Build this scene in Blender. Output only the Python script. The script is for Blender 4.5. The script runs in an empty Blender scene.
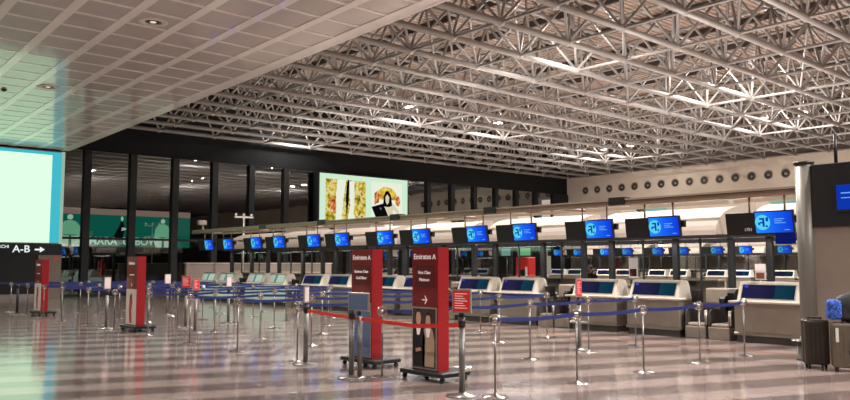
import bpy, bmesh, math, random
from math import sin, cos, pi, radians, atan, atan2, sqrt
from mathutils import Vector, Matrix
random.seed(7)
C = bpy.context.scene.collection

# ------------------------------------------------------------------ materials
def lin(r, g, b):
    f = lambda v: (v/255/12.92) if v/255 <= .04045 else ((v/255+.055)/1.055)**2.4
    return (f(r), f(g), f(b), 1)
MATS = {}
def mat(name, rgb, rough=.5, metal=0., noise=0., nscale=20., emit=0., ior=1.5, bump=0., coat=0.):
    m = bpy.data.materials.new(name); m.use_nodes = True
    nt = m.node_tree; b = nt.nodes['Principled BSDF']
    col = lin(*rgb)
    b.inputs['Base Color'].default_value = col
    b.inputs['Roughness'].default_value = rough
    b.inputs['Metallic'].default_value = metal
    b.inputs['IOR'].default_value = ior
    b.inputs['Coat Weight'].default_value = coat
    if noise:
        tc = nt.nodes.new('ShaderNodeTexCoord'); n = nt.nodes.new('ShaderNodeTexNoise')
        n.inputs['Scale'].default_value = nscale; n.inputs['Detail'].default_value = 4
        nt.links.new(tc.outputs['Object'], n.inputs['Vector'])
        r = nt.nodes.new('ShaderNodeValToRGB')
        k0, k1 = 1-noise, 1+noise
        r.color_ramp.elements[0].position = .3; r.color_ramp.elements[1].position = .7
        r.color_ramp.elements[0].color = (col[0]*k0, col[1]*k0, col[2]*k0, 1)
        r.color_ramp.elements[1].color = (min(1, col[0]*k1), min(1, col[1]*k1), min(1, col[2]*k1), 1)
        nt.links.new(n.outputs['Fac'], r.inputs['Fac']); nt.links.new(r.outputs['Color'], b.inputs['Base Color'])
        if bump:
            bp = nt.nodes.new('ShaderNodeBump'); bp.inputs['Strength'].default_value = bump
            nt.links.new(n.outputs['Fac'], bp.inputs['Height']); nt.links.new(bp.outputs['Normal'], b.inputs['Normal'])
    if emit:
        b.inputs['Emission Color'].default_value = col
        b.inputs['Emission Strength'].default_value = emit
    MATS[name] = m
    return m

def glow(name, rgb, s=1.):
    m = bpy.data.materials.new(name); m.use_nodes = True
    nt = m.node_tree; nt.nodes.clear()
    e = nt.nodes.new('ShaderNodeEmission'); o = nt.nodes.new('ShaderNodeOutputMaterial')
    e.inputs['Color'].default_value = lin(*rgb); e.inputs['Strength'].default_value = s
    nt.links.new(e.outputs[0], o.inputs[0]); MATS[name] = m
    return m

def glow_ramp(name, stops, scale, s=1., kind='noise', detail=3., axis=None, rough=.6):
    """emissive printed surface: colours spread by noise or along an object axis"""
    m = glow(name, (128, 128, 128), s); nt = m.node_tree
    e = [n for n in nt.nodes if n.type == 'EMISSION'][0]
    tc = nt.nodes.new('ShaderNodeTexCoord'); r = nt.nodes.new('ShaderNodeValToRGB')
    if kind == 'noise':
        n = nt.nodes.new('ShaderNodeTexNoise'); n.inputs['Scale'].default_value = scale; n.inputs['Detail'].default_value = detail
        n.inputs['Roughness'].default_value = rough
        nt.links.new(tc.outputs['Object'], n.inputs['Vector']); src = n.outputs['Fac']
    else:
        sp = nt.nodes.new('ShaderNodeSeparateXYZ'); nt.links.new(tc.outputs['Generated'], sp.inputs[0]); src = sp.outputs[axis]
    nt.links.new(src, r.inputs['Fac'])
    el = r.color_ramp.elements
    while len(el) > 1: el.remove(el[-1])
    el[0].position = stops[0][0]; el[0].color = lin(*stops[0][1])
    for p, c in stops[1:]:
        q = el.new(p); q.color = lin(*c)
    nt.links.new(r.outputs['Color'], e.inputs['Color'])
    return m

M = MATS
mat('black', (16, 16, 18), .45)
mat('black_soft', (24, 25, 27), .6, noise=.15)
mat('mullion', (6, 7, 7), .6)
mat('wall_dark', (20, 22, 24), .5, noise=.2, nscale=3)
mat('wall_black', (8, 9, 9), .9, noise=.2, nscale=2)
mat('chrome', (205, 200, 196), .16, 1.)
mat('steel', (168, 160, 152), .32, .85, noise=.1, nscale=6)
mat('steel_post', (138, 133, 129), .32, .85)
mat('steel_thick', (128, 124, 122), .4, .7)
mat('desk_steel', (160, 150, 138), .35, .55, noise=.08, nscale=3)
mat('desk_end', (70, 66, 62), .5, noise=.1)
mat('cream', (205, 196, 182), .45, noise=.04)
mat('ledge', (188, 178, 164), .4)
mat('hood_white', (164, 150, 137), .6, noise=.04, nscale=4)
mat('purlin_dark', (70, 62, 57), .6)
mat('frame_tube', (176, 170, 165), .42, .25, noise=.08, nscale=.8)
mat('frame_strut', (160, 154, 149), .45, .2, noise=.1, nscale=.8)
mat('bronze', (150, 126, 108), .35, .5, noise=.08, nscale=4)
mat('bronze_top', (160, 142, 124), .4, .2)
mat('belt_blue', (20, 32, 96), .55, noise=.2, nscale=8)
mat('tape_red', (205, 42, 30), .5, emit=.1)
mat('totem_red', (118, 12, 20), .35, noise=.08, nscale=4, coat=.2, emit=.03)
mat('totem_red_edge', (146, 16, 22), .35, emit=.06)
mat('totem_dark_red', (92, 12, 18), .4)
mat('white_print', (240, 225, 222), .5, emit=.22)
mat('sign_red', (205, 36, 36), .4, emit=.2)
mat('sign_white', (225, 205, 198), .5, emit=.1)
mat('frame_grey', (170, 160, 155), .35, .4)
mat('poster_blue', (92, 108, 140), .4, noise=.1, nscale=3, emit=.06)
mat('taupe', (136, 120, 108), .5, noise=.06, nscale=2)
mat('inlay', (150, 104, 84), .25)
mat('taupe_dark', (100, 88, 78), .5, noise=.08, nscale=2)
mat('pillar', (122, 117, 108), .42, .3, noise=.06, nscale=2)
mat('plaster', (222, 208, 190), .6, noise=.05, nscale=.5)
mat('porthole_ring', (150, 140, 130), .35, .5)
mat('porthole_dark', (46, 40, 38), .5)
mat('suitcase', (96, 84, 72), .4, .2, noise=.1, nscale=8)
mat('suitcase_dark', (58, 50, 44), .4, .2, noise=.1, nscale=8)
mat('tag_white', (205, 200, 195), .5)
mat('rubber', (14, 14, 14), .7)
mat('bag_blue', (30, 60, 130), .6)
mat('skin', (150, 110, 92), .5)
mat('hair', (22, 18, 16), .5)
mat('cloth_black', (24, 24, 28), .8)
mat('seat_blue', (30, 40, 62), .6)
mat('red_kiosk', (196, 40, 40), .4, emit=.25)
mat('kraft', (190, 110, 80), .6)
mat('sprinkler', (40, 36, 34), .5)

def floor_material():
    m = bpy.data.materials.new('polished_stone_floor'); m.use_nodes = True
    nt = m.node_tree; b = nt.nodes['Principled BSDF']; L = nt.links.new
    tc = nt.nodes.new('ShaderNodeTexCoord')
    mp = nt.nodes.new('ShaderNodeMapping'); mp.inputs['Rotation'].default_value = (0, 0, radians(21))
    L(tc.outputs['Object'], mp.inputs['Vector'])
    sp = nt.nodes.new('ShaderNodeSeparateXYZ'); L(mp.outputs[0], sp.inputs[0])
    def math_node(op, a, bb):
        n = nt.nodes.new('ShaderNodeMath'); n.operation = op
        for i, v in enumerate((a, bb)):
            if isinstance(v, (int, float)): n.inputs[i].default_value = v
            else: L(v, n.inputs[i])
        return n.outputs[0]
    y = math_node('MULTIPLY', sp.outputs['Y'], 1/1.13)
    y = math_node('ADD', y, 0.42)
    fr = math_node('FRACT', y, 0)
    band = nt.nodes.new('ShaderNodeValToRGB')
    e = band.color_ramp.elements
    e[0].position = 0; e[0].color = (0, 0, 0, 1); e[1].position = .04; e[1].color = (1, 1, 1, 1)
    q = e.new(.5); q.color = (1, 1, 1, 1); q = e.new(.54); q.color = (0, 0, 0, 1)
    L(fr, band.inputs['Fac'])
    n1 = nt.nodes.new('ShaderNodeTexNoise'); n1.inputs['Scale'].default_value = 2.2; n1.inputs['Detail'].default_value = 6
    n1.inputs['Roughness'].default_value = .65
    L(mp.outputs[0], n1.inputs['Vector'])
    # tile by tile tone along each band
    fx = math_node('FLOOR', math_node('MULTIPLY', sp.outputs['X'], 1/1.13), 0)
    fy = math_node('FLOOR', math_node('MULTIPLY', y, 2), 0)
    cb = nt.nodes.new('ShaderNodeCombineXYZ'); L(fx, cb.inputs[0]); L(fy, cb.inputs[1])
    wn = nt.nodes.new('ShaderNodeTexWhiteNoise'); L(cb.outputs[0], wn.inputs['Vector'])
    t = math_node('ADD', math_node('MULTIPLY', band.outputs[0], .46), math_node('MULTIPLY', n1.outputs['Fac'], .55))
    t = math_node('ADD', t, math_node('MULTIPLY', wn.outputs['Value'], .14))
    ramp = nt.nodes.new('ShaderNodeValToRGB')
    r = ramp.color_ramp.elements
    r[0].position = .3; r[0].color = lin(104, 90, 85); r[1].position = 1.0; r[1].color = lin(166, 148, 140)
    L(t, ramp.inputs['Fac']); L(ramp.outputs['Color'], b.inputs['Base Color'])
    b.inputs['IOR'].default_value = 2.0
    rr = math_node('ADD', math_node('MULTIPLY', n1.outputs['Fac'], .08), .08)
    L(rr, b.inputs['Roughness'])
    n2 = nt.nodes.new('ShaderNodeTexNoise'); n2.inputs['Scale'].default_value = 1.6; L(tc.outputs['Object'], n2.inputs['Vector'])
    bp = nt.nodes.new('ShaderNodeBump'); bp.inputs['Strength'].default_value = .02; bp.inputs['Distance'].default_value = .3
    L(n2.outputs['Fac'], bp.inputs['Height']); L(bp.outputs['Normal'], b.inputs['Normal'])
    M['floor'] = m
floor_material()

def deck_material():
    m = mat('roof_deck', (170, 150, 136), .6, .1)
    nt = m.node_tree; b = nt.nodes['Principled BSDF']
    tc = nt.nodes.new('ShaderNodeTexCoord'); w = nt.nodes.new('ShaderNodeTexWave'); w.bands_direction = 'Y'
    w.inputs['Scale'].default_value = 1.3
    nt.links.new(tc.outputs['Object'], w.inputs['Vector'])
    bp = nt.nodes.new('ShaderNodeBump'); bp.inputs['Strength'].default_value = .7; bp.inputs['Distance'].default_value = .12
    nt.links.new(w.outputs['Fac'], bp.inputs['Height']); nt.links.new(bp.outputs['Normal'], b.inputs['Normal'])
    r = nt.nodes.new('ShaderNodeValToRGB')
    r.color_ramp.elements[0].color = lin(150, 128, 112); r.color_ramp.elements[1].color = lin(205, 182, 164)
    nt.links.new(w.outputs['Fac'], r.inputs['Fac']); nt.links.new(r.outputs['Color'], b.inputs['Base Color'])
deck_material()
def soffit_material(name, rgb, rough, metal):
    m = mat(name, rgb, rough, metal, ior=1.6, noise=.05, nscale=1.5, coat=.7)
    m.node_tree.nodes['Principled BSDF'].inputs['Coat Roughness'].default_value = .07; m.node_tree.nodes['Principled BSDF'].inputs['Coat IOR'].default_value = 1.6
soffit_material('soffit_panel', (186, 173, 166), .4, 0.)
soffit_material('soffit_rib', (238, 228, 220), .4, 0.)

def glass_material():
    m = bpy.data.materials.new('dark_glass'); m.use_nodes = True
    nt = m.node_tree; nt.nodes.clear()
    o = nt.nodes.new('ShaderNodeOutputMaterial'); mx = nt.nodes.new('ShaderNodeMixShader')
    t = nt.nodes.new('ShaderNodeBsdfTransparent'); g = nt.nodes.new('ShaderNodeBsdfGlossy')
    t.inputs['Color'].default_value = (.8, .86, .84, 1)
    g.inputs['Roughness'].default_value = .015; g.inputs['Color'].default_value = (.8, .82, .82, 1)
    n = nt.nodes.new('ShaderNodeTexNoise'); n.inputs['Scale'].default_value = .35
    tc = nt.nodes.new('ShaderNodeTexCoord'); nt.links.new(tc.outputs['Object'], n.inputs['Vector'])
    bp = nt.nodes.new('ShaderNodeBump'); bp.inputs['Strength'].default_value = .03; bp.inputs['Distance'].default_value = .25
    nt.links.new(n.outputs['Fac'], bp.inputs['Height']); nt.links.new(bp.outputs['Normal'], g.inputs['Normal'])
    mx.inputs[0].default_value = .3
    nt.links.new(t.outputs[0], mx.inputs[1]); nt.links.new(g.outputs[0], mx.inputs[2]); nt.links.new(mx.outputs[0], o.inputs[0])
    M['glass'] = m
glass_material()
def clear_glass():
    m = bpy.data.materials.new('clear_glass'); m.use_nodes = True
    nt = m.node_tree; nt.nodes.clear()
    o = nt.nodes.new('ShaderNodeOutputMaterial'); mx = nt.nodes.new('ShaderNodeMixShader')
    t = nt.nodes.new('ShaderNodeBsdfTransparent'); g = nt.nodes.new('ShaderNodeBsdfGlossy')
    t.inputs['Color'].default_value = (.86, .88, .87, 1); g.inputs['Roughness'].default_value = .03
    mx.inputs[0].default_value = .1
    nt.links.new(t.outputs[0], mx.inputs[1]); nt.links.new(g.outputs[0], mx.inputs[2]); nt.links.new(mx.outputs[0], o.inputs[0])
    M['clear'] = m
clear_glass()

glow('ad_white', (205, 250, 210), 1.25)
glow('ad_cyan', (70, 196, 214), .9)
glow('ad_edge', (180, 212, 188), .7)
glow('board_white', (206, 236, 206), 1.0)
glow('print_white', (236, 244, 224), .95)
glow('print_skin', (232, 222, 190), .85)
glow('print_black', (20, 20, 26), .5)
glow('print_grey', (120, 130, 120), .6)
glow_ramp('print_leaves', [(.3, (70, 90, 20)), (.42, (150, 140, 40)), (.5, (225, 190, 60)), (.58, (240, 235, 170)), (.68, (160, 70, 40))], 2.6, .9)
glow_ramp('print_halo', [(.35, (170, 100, 30)), (.5, (232, 196, 70)), (.65, (246, 226, 120))], 2.2, .9)
glow_ramp('print_petals', [(.35, (150, 40, 30)), (.5, (222, 120, 60)), (.65, (240, 220, 150))], 3., .85)
glow('sign_letter', (235, 245, 245), 1.)
glow('led_red', (220, 60, 40), .9)
glow_ramp('lcd_blue', [(0, (16, 60, 215)), (.5, (24, 100, 245)), (1, (40, 140, 255))], 1, 1., 'axis', axis=1)
glow('lcd_cyan', (90, 215, 245), .95)
glow('lcd_line', (120, 180, 255), .9)
glow('lcd_dark', (16, 60, 190), .8)
glow('blue_box', (20, 34, 120), .6)
glow_ramp('desk_screen', [(0, (22, 62, 88)), (.36, (28, 78, 98)), (.38, (34, 38, 76)), (.7, (50, 48, 86)), (1, (44, 46, 100))], 1, .6, 'axis', axis=1)
glow_ramp('desk_screen_pale', [(0, (190, 226, 205)), (.45, (206, 232, 212)), (.47, (90, 140, 130)), (.6, (120, 170, 160)), (.62, (200, 220, 205)), (1, (200, 190, 180))], 1, .7, 'axis', axis=1)
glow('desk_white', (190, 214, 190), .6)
glow('desk_logo', (70, 80, 220), .9)
glow('desk_streak', (130, 130, 160), .6)
glow('lamp_face', (255, 246, 232), 9.)
glow('mast_face', (230, 225, 210), .8)
glow('spot_face', (255, 236, 210), 14.)
glow('strip_teal', (150, 205, 190), .7)
glow('green_board', (14, 92, 78), 1.1)
glow('green_figure', (130, 205, 165), .75)
glow('green_pale', (205, 235, 205), .75)
glow('green_text', (200, 238, 215), .9)
glow('pink_band', (190, 160, 146), .5)
glow('hang_green', (140, 220, 160), .8)
glow('downlight', (235, 225, 205), .9)
glow('poster_two', (60, 52, 48), .12)

# ------------------------------------------------------------------ mesh builder
class MB:
    def __init__(s): s.bm = bmesh.new(); s.mi = 0; s.mats = []
    def use(s, m):
        if m not in s.mats: s.mats.append(m)
        s.mi = s.mats.index(m); return s
    def _f(s, vs, smooth=False):
        try:
            f = s.bm.faces.new(vs); f.material_index = s.mi; f.smooth = smooth; return f
        except ValueError: return None
    def box(s, x0, x1, y0, y1, z0, z1, mtx=None):
        p = [Vector(v) for v in ((x0,y0,z0),(x1,y0,z0),(x1,y1,z0),(x0,y1,z0),(x0,y0,z1),(x1,y0,z1),(x1,y1,z1),(x0,y1,z1))]
        if mtx: p = [mtx @ v for v in p]
        v = [s.bm.verts.new(q) for q in p]
        for q in ((3,2,1,0),(4,5,6,7),(0,1,5,4),(1,2,6,5),(2,3,7,6),(3,0,4,7)): s._f([v[i] for i in q])
        return s
    def rbox(s, x0, x1, y0, y1, z0, z1, b=.02, seg=2):
        t = bmesh.new()
        bmesh.ops.create_cube(t, size=1)
        bmesh.ops.scale(t, vec=(x1-x0, y1-y0, z1-z0), verts=t.verts)
        bmesh.ops.translate(t, vec=((x0+x1)/2, (y0+y1)/2, (z0+z1)/2), verts=t.verts)
        bmesh.ops.bevel(t, geom=t.edges[:], offset=b, segments=seg, affect='EDGES', profile=.5)
        s.merge(t); return s
    def merge(s, t, mtx=None, smooth=False):
        mp = {}
        for v in t.verts: mp[v] = s.bm.verts.new(mtx @ v.co if mtx else v.co)
        for f in t.faces: s._f([mp[v] for v in f.verts], smooth)
        t.free()
    def tube(s, a, b, r, n=8, r2=None, cap=True):
        a, b = Vector(a), Vector(b); d = (b-a).normalized()
        u = d.orthogonal().normalized(); w = d.cross(u)
        r2 = r if r2 is None else r2
        A = [s.bm.verts.new(a+(u*cos(2*pi*i/n)+w*sin(2*pi*i/n))*r) for i in range(n)]
        B = [s.bm.verts.new(b+(u*cos(2*pi*i/n)+w*sin(2*pi*i/n))*r2) for i in range(n)]
        for i in range(n): s._f([A[i], A[(i+1)%n], B[(i+1)%n], B[i]], True)
        if cap: s._f(A[::-1]); s._f(B)
        return s
    def lathe(s, prof, cx=0, cy=0, n=20, mtx=None):
        rings = []
        for r, z in prof:
            if r < 1e-6:
                p = Vector((cx, cy, z)); rings.append([s.bm.verts.new(mtx @ p if mtx else p)])
            else:
                ps = [Vector((cx+r*cos(2*pi*i/n), cy+r*sin(2*pi*i/n), z)) for i in range(n)]
                rings.append([s.bm.verts.new(mtx @ p if mtx else p) for p in ps])
        for A, B in zip(rings, rings[1:]):
            for i in range(n):
                j = (i+1) % n
                if len(A) == 1 and len(B) == 1: continue
                if len(A) == 1: s._f([A[0], B[i], B[j]], True)
                elif len(B) == 1: s._f([A[i], A[j], B[0]], True)
                else: s._f([A[i], A[j], B[j], B[i]], True)
        return s
    def prism(s, pts, axis, a, b):
        """polygon pts in the two other axes, extruded along axis 'x','y' or 'z' from a to b"""
        def P(p, t):
            return {'x': (t, p[0], p[1]), 'y': (p[0], t, p[1]), 'z': (p[0], p[1], t)}[axis]
        A = [s.bm.verts.new(P(p, a)) for p in pts]; B = [s.bm.verts.new(P(p, b)) for p in pts]
        n = len(pts)
        for i in range(n): s._f([A[i], A[(i+1)%n], B[(i+1)%n], B[i]])
        s._f(A[::-1]); s._f(B)
        return s
    def poly(s, pts):
        s._f([s.bm.verts.new(p) for p in pts]); return s
    def torus(s, c, R, r, normal, n=18, k=7):
        z = Vector(normal).normalized(); u = z.orthogonal().normalized(); w = z.cross(u); c = Vector(c)
        rings = []
        for i in range(n):
            a = 2*pi*i/n; d = u*cos(a)+w*sin(a)
            rings.append([s.bm.verts.new(c+d*(R+r*cos(2*pi*j/k))+z*r*sin(2*pi*j/k)) for j in range(k)])
        for i in range(n):
            A, B = rings[i], rings[(i+1)%n]
            for j in range(k): s._f([A[j], A[(j+1)%k], B[(j+1)%k], B[j]], True)
        return s
    def ball(s, c, r, n=12, sc=(1, 1, 1)):
        t = bmesh.new(); bmesh.ops.create_uvsphere(t, u_segments=n, v_segments=max(6, n//2+2), radius=r)
        s.merge(t, Matrix.Translation(c) @ Matrix.Diagonal((*sc, 1)), True); return s
    def mesh(s, name, mats=None):
        me = bpy.data.meshes.new(name)
        bmesh.ops.recalc_face_normals(s.bm, faces=s.bm.faces[:])
        s.bm.to_mesh(me); s.bm.free()
        for m in (s.mats or [mats]): me.materials.append(M[m])
        return me
    def build(s, name, m=None, parent=None):
        if m and not s.mats: s.mats = [m]
        o = bpy.data.objects.new(name, s.mesh(name)); C.objects.link(o)
        if parent: o.parent = parent
        return o

def tag(o, label=None, cat=None, group=None, kind=None):
    if label: o['label'] = label
    if cat: o['category'] = cat
    if group: o['group'] = group
    if kind: o['kind'] = kind
    return o
def thing(name, label, cat, loc=(0, 0, 0), rz=0, group=None):
    o = bpy.data.objects.new(name, None); C.objects.link(o)
    o.location = loc; o.rotation_euler = (0, 0, rz)
    return tag(o, label, cat, group)
def copy_tree(o, parent=None):
    c = o.copy(); C.objects.link(c)
    if parent: c.parent = parent
    for ch in [x for x in KIDS(o)]: copy_tree(ch, c)
    return c
def KIDS(o): return list(o.children)
def text_part(body, name, m, parent, size, loc, rot, align='CENTER', sx=1., depth=.002):
    cu = bpy.data.curves.new('txt', 'FONT'); cu.body = body; cu.size = size; cu.extrude = depth
    cu.offset = .012*size; cu.align_x = align; cu.align_y = 'CENTER'
    t = bpy.data.objects.new('txt', cu); C.objects.link(t)
    bpy.context.view_layer.update()
    me = bpy.data.meshes.new_from_object(t.evaluated_get(bpy.context.evaluated_depsgraph_get()))
    bpy.data.objects.remove(t); bpy.data.curves.remove(cu)
    me.materials.clear(); me.materials.append(M[m])
    o = bpy.data.objects.new(name, me); C.objects.link(o)
    o.location = loc; o.rotation_euler = rot; o.scale = (sx, 1, 1)
    if parent: o.parent = parent
    return o
ROT_NX = (pi/2, 0, -pi/2)      # lettering that faces -X (towards the passengers)
ROT_NY = (pi/2, 0, 0)          # lettering that faces -Y

# ------------------------------------------------------------------ camera
FPX, EYE = 774., 1.6
pitch = atan(64/FPX); yaw = atan(875/(FPX/cos(pitch)))
cam = bpy.data.cameras.new('camera'); cam.sensor_width = 36; cam.lens = FPX/850*36; cam.clip_end = 300
co = bpy.data.objects.new('camera', cam); C.objects.link(co)
co.location = (0, 0, EYE); co.rotation_euler = (pi/2+pitch, 0, yaw-pi/2)
bpy.context.scene.camera = co

# ------------------------------------------------------------------ room shell
YB, XR = 40., 51.2
tag(MB().box(-16, 66, -45, 58, -.1, 0).build('floor', 'floor'), kind='structure')
mb = MB().box(14.0, 14.12, -6, 39.8, 0, .004)
tag(mb.build('trim_1', 'inlay'), kind='structure')     # inlaid line in front of the desks
tag(MB().box(9, 66, -45, 58, 11.6, 11.8).build('ceiling', 'roof_deck'), kind='structure')

# right wall: plaster band with air nozzles, recess with clerestory, taupe wall below
tag(MB().use('plaster').box(XR, XR+.5, -45, 40, 5.95, 8.75).use('taupe_dark').box(XR+.3, XR+.5, -45, 40, 8.75, 11.6).use('plaster').box(XR+.2, XR+.5, -45, 40, 4.2, 5.25)
    .use('taupe').box(XR+.2, XR+.5, -45, 40, 0, 4.2).use('taupe_dark').box(XR+.4, XR+.5, -45, 40, 5.25, 5.95).build('wall_right'), kind='structure')
tag(MB().prism([(XR-.25, 6.0), (XR, 6.0), (XR, 6.35)], 'y', -45, 40).build('trim_5', 'plaster'), kind='structure')
for k in range(12):
    y0 = 3+k*3.05
    fr = tag(MB().box(XR+.22, XR+.4, y0-.06, y0+.06, 5.25, 5.95).build('window_%d' % (k+101), 'taupe_dark'), kind='structure')
    MB().box(XR+.34, XR+.38, y0+.1, y0+2.3, 5.32, 5.88).build('pane', 'strip_teal', fr)
# back wall head and soffit strip over the glass
tag(MB().box(9, 66, YB-.05, YB+.4, 7.28, 11.6).build('wall_back', 'wall_black'), kind='structure')
# glazed back wall, bay by bay
pitch_m = 2.285
nb = 0
for k in range(17):
    x = 12.89-pitch_m+k*pitch_m
    w = MB().box(x-.17, x+.17, YB-.18, YB+.18, 0, 7.28).box(x+.17, x+pitch_m-.17, YB-.06, YB+.06, 2.82, 2.94).box(x+.17, x+pitch_m-.17, YB-.06, YB+.06, 0, .12)
    fr = tag(w.build('window_%d' % (k+1), 'mullion'), kind='structure')
    MB().poly([(x+.17, YB, .12), (x+pitch_m-.17, YB, .12), (x+pitch_m-.17, YB, 7.28), (x+.17, YB, 7.28)]).build('pane', 'glass', fr)
x = 12.89+16*pitch_m
tag(MB().box(x-.17, 51.5, YB-.18, YB+.18, 0, 7.28).build('trim_2', 'mullion'), kind='structure')
# hall beyond the glass
tag(MB().box(-16, 66, -45.3, -45, 0, 11.6).build('wall_rear', 'wall_dark'), kind='structure')
tag(MB().box(-16, 66, 55, 55.3, 0, 9).build('wall_beyond', 'wall_black'), kind='structure')
tag(MB().box(-16, 66, YB+.4, 58, 8.6, 8.8).build('ceiling_beyond', 'wall_black'), kind='structure')
tag(MB().box(-16, -15.8, -45, 58, 0, 11.6).build('wall_left', 'taupe_dark'), kind='structure')

# coffered soffit at the left (runs slightly out of square with the hall)
def sk(y): return .037*(y-12)
def soffit_box(mb, x0, x1, y0, y1, z0, z1):
    p = [(x0+sk(y0), y0), (x1+sk(y0), y0), (x1+sk(y1), y1), (x0+sk(y1), y1)]
    mb.prism(p, 'z', z0, z1)
SZ, SE = 7.1, 10.78
mb = MB().use('soffit_panel'); soffit_box(mb, -15, SE, -44, 39.7, SZ+.014, SZ+.2)
mb.use('soffit_rib')
sof = tag(mb.build('ceiling_soffit'), kind='structure')
mb = MB()
for i in range(20):
    xc = SE-.16-i*1.135
    wdt = .16 if i == 0 else .11
    soffit_box(mb, xc-wdt, xc+wdt, -44, 39.7, SZ, SZ+.014)
yy = 39.3
while yy > -44:
    soffit_box(mb, -15, SE, yy-.055, yy+.055, SZ+.004, SZ+.014); yy -= 1.09
mb.build('trim_3', 'soffit_rib', sof)
mb = MB(); soffit_box(mb, SE-.02, SE+.1, -44, 39.7, SZ, SZ+1.2)
tag(mb.build('trim_4', 'soffit_rib'), kind='structure')
mb = MB(); soffit_box(mb, SE-.5, SE-.1, -44, 39.7, SZ+.2, 11.6)
tag(mb.build('wall_upstand', 'wall_dark'), kind='structure')

for i, (x, y) in enumerate([(6.82, 17.02), (6.98, 25.57), (6.66, 8.5), (7.3, 34.1)][:2]):
    t = thing('downlight', ['round recessed ceiling downlight in the grey part of the grid ceiling', 'round recessed ceiling downlight in the pale green lit part of the grid ceiling'][i], 'light', (x, y, SZ), 0, 'recessed lights of the grid ceiling')
    MB().lathe([(.0, .03), (.2, .03), (.2, -.02), (.3, -.02), (.33, .0), (.33, .034)], n=24).build('trim_ring', 'cream', t)
    MB().lathe([(0, .0), (.17, .0), (.17, .025)], n=20).build('reflector', 'black', t)
    MB().lathe([(0, -.012), (.07, -.012), (.07, 0)], n=16).build('lamp', 'downlight', t)
for i, (u, v) in enumerate([(6.05, 26.9), (6.2, 33.3)]):
    t = thing('sprinkler_head', ['small dark ceiling sprinkler nearer the downlight', 'small dark ceiling sprinkler farther off, towards the white light box'][i], 'sprinkler', (u, v, SZ), 0, 'sprinklers of the grid ceiling')
    MB().lathe([(0, -.06), (.05, -.06), (.05, -.02), (0, -.02)], n=12).build('nozzle', 'sprinkler', t)
    MB().lathe([(0, -.02), (.09, -.02), (.09, .012), (0, .012)], n=14).build('mount_plate', 'sprinkler', t)

# ------------------------------------------------------------------ space frame roof
ZB, ZT = 8.62, 10.75
GX = [16.28-3.12*2+3.12*k for k in range(14)]        # node columns
GY = [13-2.03*16+2.03*k for k in range(30)]           # node rows
t = thing('space_frame', 'pale steel tube space frame roof truss spanning the check-in hall under a corrugated deck', 'roof truss', (GX[0], GY[0], ZB))
ox, oy = GX[0], GY[0]
def L(x, y, z): return (x-ox, y-oy, z-ZB)
for y in GY: MB().tube(L(GX[0], y, ZB), L(GX[-1], y, ZB), .1, 10).build('long_chord', 'frame_tube', t)
for x in GX: MB().tube(L(x, GY[0], ZB), L(x, GY[-1], ZB), .055, 8).build('cross_chord', 'frame_strut', t)
TX = [x+1.56 for x in GX[:-1]]; TY = [y+1.015 for y in GY[:-1]]
for y in TY: MB().tube(L(TX[0], y, ZT), L(TX[-1], y, ZT), .075, 8).build('upper_long_chord', 'frame_strut', t)
for x in TX: MB().tube(L(x, TY[0], ZT), L(x, TY[-1], ZT), .07, 8).build('upper_cross_chord', 'frame_strut', t)
mb = MB()
for x in GX:
    for y in GY: mb.ball(L(x, y, ZB), .135, 8)
tag(mb.build('node', 'frame_tube', t), kind='stuff')
struts = []
for i, x in enumerate(GX):
    for j, y in enumerate(GY):
        for di in (-1, 0):
            for dj in (-1, 0):
                a, b = i+di, j+dj
                if 0 <= a < len(TX) and 0 <= b < len(TY):
                    struts.append(((x, y, ZB), (TX[a], TY[b], ZT)))
def inview(p):
    d = Vector(p)-Vector((0, 0, EYE)); f = d.x*cos(yaw)+d.y*sin(yaw); r = d.x*sin(yaw)-d.y*cos(yaw)
    dep = f*cos(pitch)+d.z*sin(pitch); up = -f*sin(pitch)+d.z*cos(pitch)
    u, v = 425+FPX*r/max(dep, .1), 200-FPX*up/max(dep, .1)
    return dep > 1 and 0 < u < 850 and 0 < v < 200 and (p[0] > 11.5 or v < 180)
def order(s):
    m = [(a+b)/2 for a, b in zip(*s)]
    return sqrt(m[0]**2+m[1]**2) + (0 if inview(m) else 1000)
struts.sort(key=order)
for a, b in struts[:98]: MB().tube(L(*a), L(*b), .05, 8).build('strut', 'frame_strut', t)
mb = MB()
for a, b in struts[98:]: mb.tube(L(*a), L(*b), .05, 6, cap=False)
# hangers from the top chord to the deck
tag(mb.build('strut', 'frame_strut', t), kind='stuff')
mb = MB()
for x in TX[::1]:
    for y in TY[::2]: mb.tube(L(x, y, ZT), L(x, y, 11.6), .05, 6)
tag(mb.build('deck_stub', 'frame_strut', t), kind='stuff')
mb = MB()
for x in TX: mb.box(x-.06-ox, x+.06-ox, -1, GY[-1]-oy+.5, 11.35-ZB, 11.6-ZB)
tag(mb.build('purlin', 'purlin_dark', t), kind='stuff')

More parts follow.
